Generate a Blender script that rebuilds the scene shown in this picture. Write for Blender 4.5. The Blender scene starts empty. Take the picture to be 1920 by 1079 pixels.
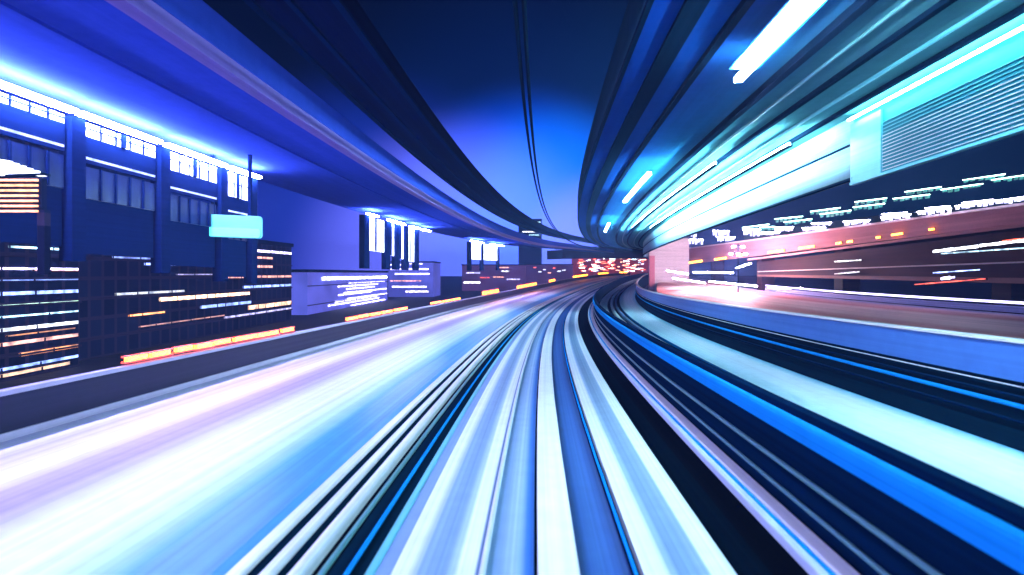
import bpy, bmesh, math, random
from mathutils import Vector
random.seed(7)
sc = bpy.context.scene
COL = sc.collection

# ------------------------------------------------------------------ camera
EYE = 7.0                      # eye height above the street
F = 1067.0; X0 = 993.1; Y0 = 513.2   # lens in photo pixels and the point straight ahead
cam = bpy.data.cameras.new('camera')
camo = bpy.data.objects.new('camera', cam); COL.objects.link(camo)
camo.location = (0, 0, EYE); camo.rotation_euler = (math.radians(90), 0, 0)
cam.sensor_width = 36; cam.lens = 36 * F / 1920
cam.shift_x = -(X0 - 960) / 1920; cam.shift_y = (Y0 - 539.5) / 1920
cam.clip_start = 0.1; cam.clip_end = 5000
cam.dof.use_dof = True; cam.dof.focus_distance = 32; cam.dof.aperture_fstop = 0.60
sc.camera = camo
sc.view_settings.view_transform = 'Standard'; sc.view_settings.look = 'None'
sc.view_settings.exposure = 1.0; sc.view_settings.gamma = 1
sc.cycles.use_denoising = True
sc.cycles.max_bounces = 6; sc.cycles.diffuse_bounces = 3; sc.cycles.glossy_bounces = 3
sc.cycles.transmission_bounces = 4; sc.cycles.volume_bounces = 0
sc.cycles.sample_clamp_indirect = 6

HAZE = .0013

# ------------------------------------------------------------------ night sky
world = bpy.data.worlds.new('World'); sc.world = world; world.use_nodes = True
nt = world.node_tree; nt.nodes.clear()
def wn(t, **k):
    n = nt.nodes.new(t)
    for a, b in k.items(): setattr(n, a, b)
    return n
wout = wn('ShaderNodeOutputWorld'); wbg = wn('ShaderNodeBackground')
tc = wn('ShaderNodeTexCoord')
def blob(direction, lo, hi, colour, power=1.0):
    d = Vector(direction).normalized()
    vm = wn('ShaderNodeVectorMath', operation='DOT_PRODUCT'); vm.inputs[1].default_value = d
    nt.links.new(tc.outputs['Generated'], vm.inputs[0])
    mr = wn('ShaderNodeMapRange', interpolation_type='SMOOTHERSTEP')
    mr.inputs['From Min'].default_value = lo; mr.inputs['From Max'].default_value = hi
    nt.links.new(vm.outputs['Value'], mr.inputs['Value'])
    sclr = wn('ShaderNodeVectorMath', operation='SCALE'); sclr.inputs[0].default_value = colour
    nt.links.new(mr.outputs['Result'], sclr.inputs['Scale'])
    return sclr.outputs[0]
def ray(px, py): return ((px - X0) / F, 1, (Y0 - py) / F)
def wadd(a, b):
    n = wn('ShaderNodeVectorMath', operation='ADD'); nt.links.new(a, n.inputs[0]); nt.links.new(b, n.inputs[1]); return n.outputs[0]
base = wn('ShaderNodeVectorMath', operation='ADD'); base.inputs[0].default_value = (0.0002, 0.0018, 0.012); base.inputs[1].default_value = (0, 0, 0)
acc = base.outputs[0]
for b in (blob(ray(985, 440), 0.88, 1.0, (0.0, 0.004, 0.035)),
          blob(ray(985, 440), 0.962, 1.0, (0.0, 0.05, 0.62)),
          blob(ray(1050, 400), 0.978, 1.0, (0.0, 0.06, 0.22)),
          blob(ray(860, 530), 0.95, 1.0, (0.10, 0.10, 0.50)),
          blob(ray(700, 520), 0.93, 1.0, (0.003, 0.012, 0.20)),
          blob(ray(1400, 440), 0.86, 1.0, (0.001, 0.008, 0.02)),
          blob(ray(1140, 480), 0.985, 1.0, (0.10, 0.05, 0.10))):
    acc = wadd(acc, b)
nt.links.new(acc, wbg.inputs['Color']); wbg.inputs['Strength'].default_value = 1.0
nt.links.new(wbg.outputs[0], wout.inputs['Surface'])

# ------------------------------------------------------------------ helpers
def tag(o, label=None, cat=None, group=None, kind=None):
    if label: o['label'] = label
    if cat: o['category'] = cat
    if group: o['group'] = group
    if kind: o['kind'] = kind
    return o
def thing(name, label, cat, loc=(0, 0, 0), rz=0, group=None):
    o = bpy.data.objects.new(name, None); COL.objects.link(o); o.empty_display_size = .2
    o.location = (loc[0], loc[1], loc[2] + EYE) if loc != (0, 0, 0) else (0, 0, 0); o.rotation_euler = (0, 0, rz)
    return tag(o, label, cat, group)
def copy_tree(o, parent=None):
    c = o.copy(); COL.objects.link(c); c.parent = parent
    for ch in list(o.children): copy_tree(ch, c)
    return c
def smooth(v): return v * v * (3 - 2 * v)

MATS = {}
def rgb(h):
    h = h.lstrip('#'); c = [int(h[i:i + 2], 16) / 255 for i in (0, 2, 4)]
    return tuple(((x / 12.92) if x < .04045 else ((x + .055) / 1.055) ** 2.4) for x in c)
def surf(name, col, rough=.55, metal=0.0, streak=0.0, col2=None, su=.035, sv=9.0, bump=0.0, bands=None, spec=.12, grain=.12):
    """worn surface: grain runs lengthwise (UV: u metres along, v metres across)"""
    if name in MATS: return MATS[name]
    m = bpy.data.materials.new(name); m.use_nodes = True; t = m.node_tree; N = t.nodes; L = t.links
    p = N['Principled BSDF']; p.inputs['Roughness'].default_value = rough; p.inputs['Metallic'].default_value = metal
    p.inputs['Specular IOR Level'].default_value = spec
    uv = N.new('ShaderNodeUVMap'); mp = N.new('ShaderNodeMapping'); mp.inputs['Scale'].default_value = (su, sv, 1)
    L.new(uv.outputs[0], mp.inputs[0])
    no = N.new('ShaderNodeTexNoise'); no.inputs['Scale'].default_value = 1; no.inputs['Detail'].default_value = 5; no.inputs['Roughness'].default_value = .62
    L.new(mp.outputs[0], no.inputs['Vector'])
    mr = N.new('ShaderNodeMapRange'); mr.inputs['From Min'].default_value = .32; mr.inputs['From Max'].default_value = .68
    L.new(no.outputs['Fac'], mr.inputs['Value'])
    mix = N.new('ShaderNodeMix'); mix.data_type = 'RGBA'
    c2 = col2 or tuple(x * (1 - streak) for x in col)
    if bands:
        sep = N.new('ShaderNodeSeparateXYZ'); L.new(uv.outputs[0], sep.inputs[0])
        rp = N.new('ShaderNodeValToRGB'); vmax = bands[-1][0]
        dv = N.new('ShaderNodeMath'); dv.operation = 'DIVIDE'; dv.inputs[1].default_value = vmax; L.new(sep.outputs['Y'], dv.inputs[0]); L.new(dv.outputs[0], rp.inputs[0])
        el = rp.color_ramp.elements
        while len(el) > 1: el.remove(el[-1])
        el[0].position = bands[0][0] / vmax; el[0].color = (*bands[0][1], 1)
        for q, c in bands[1:]:
            e = el.new(q / vmax); e.color = (*c, 1)
        dk = N.new('ShaderNodeMix'); dk.data_type = 'RGBA'; dk.blend_type = 'MULTIPLY'; dk.inputs[0].default_value = 1
        L.new(rp.outputs[0], dk.inputs[6]); dk.inputs[7].default_value = (*[1 - streak] * 3, 1)
        L.new(rp.outputs[0], mix.inputs[6]); L.new(dk.outputs[2], mix.inputs[7])
    else:
        mix.inputs[6].default_value = (*col, 1); mix.inputs[7].default_value = (*c2, 1)
    L.new(mr.outputs[0], mix.inputs[0])
    g = N.new('ShaderNodeTexNoise'); g.inputs['Scale'].default_value = 3.1; g.inputs['Detail'].default_value = 6
    tg = N.new('ShaderNodeTexCoord'); L.new(tg.outputs['Object'], g.inputs['Vector'])
    gm = N.new('ShaderNodeMapRange'); gm.inputs['To Min'].default_value = 1 - grain; gm.inputs['To Max'].default_value = 1 + grain; L.new(g.outputs['Fac'], gm.inputs['Value'])
    mm = N.new('ShaderNodeVectorMath'); mm.operation = 'SCALE'; L.new(mix.outputs[2], mm.inputs[0]); L.new(gm.outputs[0], mm.inputs['Scale'])
    L.new(mm.outputs[0], p.inputs['Base Color'])
    r2 = N.new('ShaderNodeMapRange'); r2.inputs['To Min'].default_value = max(.05, rough - .12); r2.inputs['To Max'].default_value = min(1, rough + .15)
    L.new(no.outputs['Fac'], r2.inputs['Value']); L.new(r2.outputs[0], p.inputs['Roughness'])
    if spec == 0: t.links.remove(p.inputs['Roughness'].links[0]); p.inputs['Roughness'].default_value = 1; p.inputs['IOR'].default_value = 1.0
    if bump:
        b = N.new('ShaderNodeBump'); b.inputs['Strength'].default_value = bump; b.inputs['Distance'].default_value = .02
        L.new(no.outputs['Fac'], b.inputs['Height']); L.new(b.outputs[0], p.inputs['Normal'])
    MATS[name] = m; return m
def glow(name, col, strength, vary=0.0, scale=3.0):
    if name in MATS: return MATS[name]
    m = bpy.data.materials.new(name); m.use_nodes = True; t = m.node_tree; N = t.nodes; L = t.links
    p = N['Principled BSDF']; p.inputs['Base Color'].default_value = (*[min(.8, c * .5 + .1) for c in col], 1)
    p.inputs['Emission Color'].default_value = (*col, 1); p.inputs['Emission Strength'].default_value = strength
    if vary:
        no = N.new('ShaderNodeTexNoise'); no.inputs['Scale'].default_value = scale; no.inputs['Detail'].default_value = 3
        tg = N.new('ShaderNodeTexCoord'); L.new(tg.outputs['Object'], no.inputs['Vector'])
        mr = N.new('ShaderNodeMapRange'); mr.inputs['From Min'].default_value = .35; mr.inputs['From Max'].default_value = .65
        mr.inputs['To Min'].default_value = strength * (1 - vary); mr.inputs['To Max'].default_value = strength * (1 + vary)
        L.new(no.outputs['Fac'], mr.inputs['Value']); L.new(mr.outputs[0], p.inputs['Emission Strength'])
    MATS[name] = m; return m

# ------------------------------------------------------------------ the line of the track
KN = ([0, 20, 40, 70, 110, 160, 250], [.0013046, .0018292, .0024038, .0023433, .0015995, .0007853, 0.0])
SN = ([0, 60, 120, 250], [-.0229158, -.0002642, .0294329, .0029677])
def interp(x, K):
    xs, ys = K
    if x <= xs[0]: return ys[0]
    for i in range(1, len(xs)):
        if x <= xs[i]:
            t = (x - xs[i - 1]) / (xs[i] - xs[i - 1]); return ys[i - 1] + t * (ys[i] - ys[i - 1])
    return ys[-1]
DS = .25; SMIN = -16.0; SMAX = 360.0
PT = {}
def _walk(sign):
    x = y = e = th = 0.0; i = 0; PT[0] = (0, 0, 0, 0)
    lim = SMAX if sign > 0 else -SMIN
    while i * DS < lim:
        s = (i + .5) * DS * sign
        k = interp(s, KN); g = interp(s, SN)
        tm = th + k * DS / 2 * sign
        x += math.sin(tm) * DS * sign; y += math.cos(tm) * DS * sign; e += g * DS * sign; th += k * DS * sign
        i += 1; PT[i * sign] = (x, y, e, th)
_walk(1); _walk(-1)
IMIN, IMAX = min(PT), max(PT)
def P(s, d, z):
    f = s / DS; i = max(IMIN, min(IMAX - 1, math.floor(f))); t = f - i
    a, b = PT[i], PT[i + 1]
    x, y, e, th = (a[j] + (b[j] - a[j]) * t for j in range(4))
    return Vector((x + d * math.cos(th), y - d * math.sin(th), z + e + EYE))
def heading(s):
    f = s / DS; i = max(IMIN, min(IMAX - 1, math.floor(f))); return PT[i][3]
def s_at(px, d):               # distance along the line at which offset d shows at photo column px
    best = (1e9, 0); s = 2.0
    while s < 250:
        p = P(s, d, 0)
        if p.y > .5:
            e = abs(X0 + F * p.x / p.y - px)
            if e < best[0]: best = (e, s)
        s += .1
    return best[1]

def new_mesh(name, verts, faces, mat, parent=None, uvs=None, smooth_=False):
    me = bpy.data.meshes.new(name); me.from_pydata([tuple(v) for v in verts], [], faces)
    if uvs:
        ul = me.uv_layers.new(name='UVMap')
        for poly in me.polygons:
            for li, vi in zip(poly.loop_indices, range(len(poly.vertices))):
                ul.data[li].uv = uvs[poly.index][vi]
    me.update()
    if smooth_:
        for p in me.polygons: p.use_smooth = True
    me.materials.append(mat)
    o = bpy.data.objects.new(name, me); COL.objects.link(o)
    if parent:
        o.parent = parent
        if parent.type == 'EMPTY': o.matrix_parent_inverse.identity()
    return o
def loft(name, prof, s0, s1, mat, parent=None, closed=True, step=2.0, sm=False):
    n = max(1, math.ceil((s1 - s0) / step)); k = len(prof); verts = []; faces = []; uvs = []
    cum = [0]
    pr = prof + [prof[0]] if closed else prof
    for a, b in zip(pr, pr[1:]): cum.append(cum[-1] + math.hypot(a[0] - b[0], a[1] - b[1]))
    ss = [s0 + (s1 - s0) * i / n for i in range(n + 1)]
    for s in ss:
        for d, z in prof: verts.append(P(s, d, z))
    m = k if closed else k - 1
    for i in range(n):
        for j in range(m):
            j2 = (j + 1) % k
            faces.append((i * k + j, i * k + j2, (i + 1) * k + j2, (i + 1) * k + j))
            uvs.append(((ss[i], cum[j]), (ss[i], cum[j + 1]), (ss[i + 1], cum[j + 1]), (ss[i + 1], cum[j])))
    if closed:
        faces.append(tuple(range(k - 1, -1, -1))); uvs.append([(ss[0] + p[0], p[1]) for p in prof[::-1]])
        faces.append(tuple(n * k + j for j in range(k))); uvs.append([(ss[0] + p[0], p[1]) for p in prof])
    return new_mesh(name, verts, faces, mat, parent, uvs, sm)
def rect(d0, d1, z0, z1, b=0.0):
    if b <= 0: return [(d0, z0), (d1, z0), (d1, z1), (d0, z1)]
    c = b * .3
    return [(d0, z0), (d1, z0), (d1, z1 - b), (d1 - c, z1 - c), (d1 - b, z1), (d0 + b, z1), (d0 + c, z1 - c), (d0, z1 - b)]
def tube_prof(d, z, r, n=8): return [(d + r * math.cos(2 * math.pi * i / n), z + r * math.sin(2 * math.pi * i / n)) for i in range(n)]

class MB:
    """collects boxes / prisms into one mesh (world coordinates relative to origin o)"""
    def __init__(s): s.v = []; s.f = []; s.uv = []
    def hexa(s, pts):           # 8 points: bottom 4 (ccw) then top 4
        b = len(s.v); s.v += [Vector(p) for p in pts]
        for q in ((3, 2, 1, 0), (4, 5, 6, 7), (0, 1, 5, 4), (1, 2, 6, 5), (2, 3, 7, 6), (3, 0, 4, 7)):
            s.f.append(tuple(b + i for i in q))
            a, c = s.v[b + q[0]], s.v[b + q[2]]; e = s.v[b + q[1]]
            l1 = (e - a).length; l2 = (c - e).length
            s.uv.append(((0, 0), (l1, 0), (l1, l2), (0, l2)))
        return s
    def box(s, x0, x1, y0, y1, z0, z1):
        return s.hexa([(x0, y0, z0), (x1, y0, z0), (x1, y1, z0), (x0, y1, z0), (x0, y0, z1), (x1, y0, z1), (x1, y1, z1), (x0, y1, z1)])
    def seg(s, p, q, w, h):      # bar along p->q
        p = Vector(p); q = Vector(q); d = (q - p).normalized(); up = Vector((0, 0, 1)) if abs(d.z) < .9 else Vector((0, 1, 0))
        r = d.cross(up).normalized() * w / 2; u = r.cross(d).normalized() * h / 2
        return s.hexa([p - r - u, p + r - u, q + r - u, q - r - u, p - r + u, p + r + u, q + r + u, q - r + u])
    def tube(s, p, q, r0, r1=None, n=10):
        r1 = r0 if r1 is None else r1
        p = Vector(p); q = Vector(q); d = (q - p).normalized(); up = Vector((0, 0, 1)) if abs(d.z) < .9 else Vector((0, 1, 0))
        a = d.cross(up).normalized(); b2 = a.cross(d); b = len(s.v)
        for c, r in ((p, r0), (q, r1)):
            for i in range(n):
                t = 2 * math.pi * i / n; s.v.append(c + a * math.cos(t) * r + b2 * math.sin(t) * r)
        L_ = (q - p).length
        for i in range(n):
            j = (i + 1) % n; s.f.append((b + i, b + j, b + n + j, b + n + i)); s.uv.append(((0, i * .1), (0, i * .1 + .1), (L_, i * .1 + .1), (L_, i * .1)))
        s.f.append(tuple(b + i for i in range(n - 1, -1, -1))); s.uv.append([(0, 0)] * n)
        s.f.append(tuple(b + n + i for i in range(n))); s.uv.append([(0, 0)] * n)
        return s
    def build(s, name, mat, parent=None, sm=False): return new_mesh(name, s.v, s.f, mat, parent, s.uv, sm)
def sbox(mb, s0, s1, d0, d1, z0, z1):   # a box laid along the track line
    mb.hexa([P(s0, d0, z0), P(s0, d1, z0), P(s1, d1, z0), P(s1, d0, z0), P(s0, d0, z1), P(s0, d1, z1), P(s1, d1, z1), P(s1, d0, z1)]); return mb
def sprism(mb, s0, s1, d0, d1, z0, z1, step=3.0):
    n = max(1, round((s1 - s0) / step))
    for i in range(n): sbox(mb, s0 + (s1 - s0) * i / n, s0 + (s1 - s0) * (i + 1) / n, d0, d1, z0, z1)
    return mb

# ------------------------------------------------------------------ materials
WHITE = surf('white_painted_concrete', (.88, .87, .89), .5, streak=.22, sv=7, bump=.1)
WHITE_D = surf('worn_white_steel', (.74, .77, .80), .35, streak=.4, sv=14, spec=.7)
PALE = surf('pale_concrete', (.42, .47, .54), .55, streak=.35, sv=6, bump=.1)
PALEB = surf('blue_grey_concrete', (.22, .32, .58), .5, streak=.4, sv=6)
PALE2 = surf('pale_blue_trough', (.55, .66, .85), .5, streak=.3, sv=10)
MIDB = surf('blue_floor_paint', (.035, .12, .36), .45, streak=.5, sv=7)
DARK = surf('dark_rubber_channel', (.002, .006, .012), .7, spec=0, streak=.55, sv=8)
BLACK = surf('black_channel', (.002, .003, .006), .8, spec=0, streak=.4)
TEALD = surf('dark_teal_floor', (.002, .014, .028), .6, spec=0, streak=.6, sv=7)
BLUEP = surf('bright_blue_paint', (.008, .26, .72), .4, spec=0, streak=.35, sv=10)
NAVY = surf('navy_paint', (.001, .014, .045), .5, spec=0, streak=.6, sv=9)
TEALP = surf('green_grey_pipe', (.10, .26, .28), .4, streak=.3)
GIRD = surf('dark_girder_paint', (.003, .012, .028), .6, spec=0, streak=.4)
SOFF = surf('teal_soffit_paint', (.022, .085, .105), .55, streak=.3, su=.03, sv=1.2)
SOFFL = surf('blue_soffit_paint', (.030, .065, .48), .6, spec=0, streak=.25, su=.02, sv=.9)
SOFFD = surf('navy_soffit_paint', (.004, .012, .06), .6, spec=0, streak=.6, su=.04, sv=1.4)
PURP = surf('purple_edge_beam', (.20, .13, .48), .5, streak=.3, sv=5)
CYAN = surf('cyan_screen_paint', (.14, .52, .60), .4, streak=.3, sv=5)
PINK = surf('pink_render', (.62, .30, .36), .6, streak=.4, su=.05, sv=2.0)
PINKW = surf('pale_pink_render', (.85, .72, .76), .6, streak=.25, su=.08, sv=2)
MAROON = surf('maroon_concrete', (.030, .007, .008), .7, streak=.5, su=.05, sv=1.6)
FRAME = surf('blue_frame_paint', (.003, .011, .06), .5, streak=.3, spec=0)
ASPH = surf('asphalt', (.05, .05, .06), .8, streak=.3, sv=3)
BLD = surf('dark_building_wall', (.010, .009, .022), .7, streak=.3, su=.3, sv=1, spec=0)
def window_grid(m, a=(.006, .008, .022), b=(.030, .022, .045)):     # unlit windows between narrow piers
    t = m.node_tree; N = t.nodes; L = t.links; p = N['Principled BSDF']
    g_ = N.new('ShaderNodeNewGeometry'); sp = N.new('ShaderNodeSeparateXYZ'); L.new(g_.outputs['Position'], sp.inputs[0])
    ad = N.new('ShaderNodeMath'); ad.operation = 'ADD'; L.new(sp.outputs['X'], ad.inputs[0]); L.new(sp.outputs['Y'], ad.inputs[1])
    cb_ = N.new('ShaderNodeCombineXYZ'); L.new(ad.outputs[0], cb_.inputs[0]); L.new(sp.outputs['Z'], cb_.inputs[1])
    br = N.new('ShaderNodeTexBrick'); br.offset = 0; br.inputs['Scale'].default_value = 1; br.inputs['Brick Width'].default_value = 1.5; br.inputs['Row Height'].default_value = 1.65
    br.inputs['Mortar Size'].default_value = .16; br.inputs['Color1'].default_value = (*a, 1); br.inputs['Color2'].default_value = (*[x * 2.2 for x in a], 1); br.inputs['Mortar'].default_value = (*b, 1)
    L.new(cb_.outputs[0], br.inputs['Vector']); L.new(br.outputs['Color'], p.inputs['Base Color'])
window_grid(BLD)

# ================================================================== SETTING
g = MB().box(-900, 900, -60, 1500, -.4, 0).build('ground', ASPH); tag(g, kind='structure')

# own track bed (slab)
tag(loft('track_bed', rect(-3.05, 3.30, -3.6, -3.05), SMIN, 300, BLACK), kind='structure')
S1 = 300
def strip(name, prof, mat, label, cat, group=None, s0=SMIN, s1=S1, closed=True):
    o = loft(name, prof, s0, s1, mat, closed=closed); tag(o, label, cat, group); return o
RG = 'long strips of the near track'
# left group of rails, offsets read off the photograph
strip('edge_rail', rect(-3.13, -2.95, -3.05, -2.93, .03), WHITE_D, 'thin white rail at the left edge of the near track beside the wide deck', 'rail', RG)
strip('channel', rect(-2.95, -2.79, -3.05, -2.99), TEALD, 'dark teal channel just right of the leftmost thin white rail', 'channel', RG)
strip('power_rail', rect(-2.78, -2.64, -3.05, -2.92, .03), WHITE_D, 'second thin white rail from the left in the near track', 'rail', RG)
strip('channel', rect(-2.64, -2.49, -3.05, -2.99), TEALD, 'dark teal channel between the second and third thin white rails', 'channel', RG)
strip('power_rail', rect(-2.485, -2.33, -3.05, -2.90, .05), WHITE_D, 'third thin white rail from the left, beside the deep black gap', 'rail', RG)
strip('cable', tube_prof(-2.19, -3.0, .035, 8), TEALP, 'thin pale green cable lying at the right of the black gap', 'cable', RG)
strip('channel', rect(-2.12, -1.74, -3.05, -3.0), TEALD, 'broad dark teal channel floor left of the pale cyan kerb', 'channel', RG)
strip('cable', tube_prof(-1.91, -2.97, .028, 8), BLUEP, 'thin blue cable running down the broad dark channel', 'cable', RG)
strip('kerb', rect(-1.72, -1.62, -3.05, -2.95, .02), CYAN, 'narrow pale cyan kerb beside the left running pad', 'kerb', RG)
strip('cover_strip', rect(-1.62, -1.44, -3.05, -2.97), PALEB, 'grey blue cover strip between cyan kerb and white edge of the left pad', 'cover', RG)
def band_pad(name, d0, d1, z, bands, label, cat):
    bb = [(q - d0, c) for q, c in bands]; bb[0] = (0, bb[0][1])
    m = surf('paint_' + name + str(round(d0, 1)), (.5, .5, .5), .42, streak=.30, sv=17, su=.02, bands=bb, bump=.05)
    th = .10
    o = loft(name, [(d0, z), (d1, z)], SMIN, S1, m, closed=False)
    side = loft('pad_side', [(d0, z - .004), (d0, z - th), (d1, z - th), (d1, z - .004)], SMIN, S1, PALE, closed=False)
    side.parent = o
    tag(o, label, cat, RG); return o
W = (.84, .85, .88); PB = (.26, .38, .55); GB = (.10, .18, .30); BL = (.045, .17, .46); DN = (.01, .03, .12)
band_pad('running_pad', -1.44, .02, -2.945, [(-1.44, W), (-1.28, W), (-1.16, PB), (-.92, (.22, .34, .50)), (-.80, (.5, .62, .75)), (-.76, W), (-.60, W), (-.57, GB), (-.40, (.18, .30, .46)), (-.30, PB), (-.2, (.40, .54, .72)), (-.12, (.25, .42, .66)), (-.06, BL), (.02, (.03, .12, .4))],
         'left concrete running pad with white painted edges and pale blue middle', 'running pad')
strip('guide_rail', tube_prof(-.505, -2.925, .035, 10), WHITE_D, 'thin bright polished guide rail lying along the left running pad', 'rail', RG)
strip('centre_beam', rect(.06, .49, -3.05, -2.90, .02), WHITE, 'broad pure white beam running up the centre of the near track', 'beam', RG)
band_pad('centre_pad', .50, 1.03, -2.97, [(.5, (.01, .03, .10)), (.58, (.02, .08, .26)), (.72, (.035, .12, .34)), (.86, (.03, .10, .32)), (1.03, (.01, .03, .14))],
         'deep blue painted strip right of the white centre beam', 'running pad')
strip('guide_rail', tube_prof(1.06, -2.93, .022, 8), BLUEP, 'thin bright blue guide rail right of the deep blue strip', 'rail', RG)
band_pad('running_pad', 1.14, 2.08, -2.93, [(1.14, W), (1.36, W), (1.42, (.34, .46, .60)), (1.50, (.18, .29, .42)), (1.66, (.22, .34, .46)), (1.80, (.28, .40, .52)), (1.84, W), (2.02, (.80, .86, .86)), (2.08, (.7, .8, .8))],
         'right concrete running pad with two white edges and grey middle', 'running pad')
strip('channel', rect(2.12, 2.52, -3.05, -3.02), DARK, 'wide dark channel right of the right running pad', 'channel', RG)
strip('cable_trough', rect(2.93, 3.04, -3.05, -2.93, .03), PALE2, 'pale blue cable trough at the foot of the dividing wall', 'trough', RG)
strip('power_rail', rect(3.05, 3.14, -3.05, -2.97, .02), BLUEP, 'blue power rail between trough and white kerb by the dividing wall', 'rail', RG)
strip('kerb', rect(3.15, 3.38, -3.05, -2.95, .03), WHITE, 'pale white kerb at the foot of the dividing wall', 'kerb', RG)

# dividing wall between the two tracks
dw = thing('dividing_wall', 'low navy wall with blue handrail dividing the two tracks', 'wall')
loft('wall_panel', [(3.42, -3.3), (3.62, -3.3), (3.62, -1.72), (3.52, -1.72)], SMIN, S1, NAVY, dw)
loft('conduit', tube_prof(3.425, -2.44, .035), SMIN, S1, TEALP, dw, sm=True)
loft('conduit', tube_prof(3.41, -2.78, .03), SMIN, S1, TEALP, dw, sm=True)
loft('blue_duct', rect(3.36, 3.50, -1.97, -1.72, .05), SMIN, S1, BLUEP, dw)
loft('coping', rect(3.49, 3.66, -1.716, -1.63, .02), SMIN, S1, NAVY, dw)

# right-hand track
tag(loft('track_bed', [(3.66, -3.6), (9.1, -3.6), (9.1, -3.02), (3.66, -3.02)], SMIN, S1, DARK), kind='structure')
RG2 = 'long strips of the far track'
def strip2(name, prof, mat, label, cat): return strip(name, prof, mat, label, cat, RG2)
bandm = surf('right_pad_paint', (.5, .5, .5), .4, streak=.15, sv=5, bands=[(0, (.6, .84, .92)), (.3, (.70, .90, .95)), (1.2, (.82, .92, .95)), (1.7, (.80, .92, .95)), (2.1, (.3, .7, .85)), (2.18, (.04, .4, .62))])
p2 = loft('running_pad', [(6.35, -2.90), (8.53, -2.90)], SMIN, S1, bandm, closed=False); tag(p2, 'broad pale cyan running pad of the far track behind the dividing wall', 'running pad', RG2)
sd = loft('pad_side', [(6.35, -2.905), (6.35, -3.02), (8.53, -3.02), (8.53, -2.905)], SMIN, S1, BLUEP, closed=False); sd.parent = p2
strip2('running_pad', rect(4.0, 4.9, -3.02, -2.90, .02), WHITE, 'inner white running pad of the far track, hidden near the camera by the wall', 'running pad')
strip2('guide_rail', rect(5.25, 5.50, -3.02, -2.84, .03), WHITE_D, 'white guide rail in the middle of the far track', 'rail')
strip2('guide_rail', rect(5.80, 6.0, -3.02, -2.84, .03), PALEB, 'blue grey guide rail beside the broad cyan pad', 'rail')

ow = thing('outer_parapet', 'stepped dark parapet with light blue top band on the outer side of the far track', 'wall')
loft('wall_panel', [(8.62, -3.02), (8.95, -3.02), (8.95, -1.03), (8.74, -1.03), (8.70, -2.6)], SMIN, S1, TEALD, ow)
loft('handrail', tube_prof(8.62, -2.14, .045), SMIN, S1, BLUEP, ow, sm=True)
loft('conduit', tube_prof(8.63, -2.42, .03), SMIN, S1, NAVY, ow, sm=True)
loft('conduit', tube_prof(8.64, -1.98, .025), SMIN, S1, NAVY, ow, sm=True)
loft('conduit', tube_prof(8.64, -1.80, .012), SMIN, S1, WHITE_D, ow, sm=True)
loft('top_band', rect(8.66, 8.735, -1.72, -1.05), SMIN, S1, surf('sky_blue_panel', (.05, .15, .42), .5, streak=.25, sv=5), ow)
loft('coping', rect(8.60, 8.92, -1.026, -.97, .02), SMIN, S1, WHITE_D, ow)

# wide white deck on the left
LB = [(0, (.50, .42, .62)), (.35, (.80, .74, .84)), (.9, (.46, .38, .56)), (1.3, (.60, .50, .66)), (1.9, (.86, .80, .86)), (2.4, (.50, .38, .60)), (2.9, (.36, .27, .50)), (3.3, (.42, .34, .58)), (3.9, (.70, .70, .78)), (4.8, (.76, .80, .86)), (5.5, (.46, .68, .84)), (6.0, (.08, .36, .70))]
deckm = surf('deck_paint_lamp_tint', (.5, .5, .5), .5, streak=.30, sv=5, su=.012, bands=LB, bump=.08)  # painted lane bands; the lavender of the lamps is mixed into them
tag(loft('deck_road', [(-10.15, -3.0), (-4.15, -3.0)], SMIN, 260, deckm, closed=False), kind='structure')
tag(loft('deck_slab', rect(-10.4, -3.8, -3.6, -3.01), SMIN, 260, PALE), kind='structure')
strip('kerb', [(-4.15, -3.3), (-3.14, -3.3), (-3.14, -2.98), (-3.3, -2.96), (-4.15, -2.985)], surf('blue_kerb_paint', (.06, .32, .62), .4, streak=.4, sv=5), 'sloping bright blue kerb between the wide white deck and the rails', 'kerb')
lp = thing('deck_barrier', 'long dark barrier with pale rails on the outer edge of the wide white deck', 'barrier')
loft('barrier_panel', rect(-10.32, -10.2, -3.2, -2.12), SMIN, 260, surf('dark_slate_panel', (.014, .013, .045), .5, streak=.4, sv=5), lp)
loft('bottom_rail', rect(-10.2, -10.12, -2.99, -2.84, .02), SMIN, 260, surf('lilac_rail', (.45, .38, .55), .5, streak=.3), lp)
loft('top_rail', rect(-10.36, -10.14, -2.12, -2.02, .03), SMIN, 260, MATS['lilac_rail'], lp)

# ================================================================== OVERHEAD RIGHT VIADUCT
rv = thing('elevated_viaduct', 'teal lit underside of the elevated viaduct over the right track', 'viaduct')
loft('deck_soffit', rect(2.05, 9.9, 5.18, 6.2), SMIN, 300, surf('soffit_light_bands', (.1, .1, .1), .55, spec=0, streak=.3, su=.03, sv=1.2, bands=[(0, (.004, .035, .22)), (2, (.008, .06, .26)), (3.4, (.015, .12, .27)), (4.4, (.05, .17, .20)), (6.5, (.09, .26, .28)), (7.85, (.07, .22, .25)), (9, (.02, .06, .1))]), rv)  # blue glow and the lamplit zone are painted into these bands
for d, w, z in ((2.10, .10, 5.08), (2.95, .42, 5.10), (3.85, .16, 5.05), (5.95, .20, 5.0), (7.45, .14, 5.06), (9.05, .12, 5.06)):
    loft('girder', rect(d - w / 2, d + w / 2, z, 5.18), SMIN, 300, GIRD, rv)
loft('service_pipe', tube_prof(6.75, 5.13, .04), SMIN, 300, TEALP, rv, sm=True)
loft('service_pipe', tube_prof(8.35, 5.12, .05), SMIN, 300, CYAN, rv, sm=True)
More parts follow.
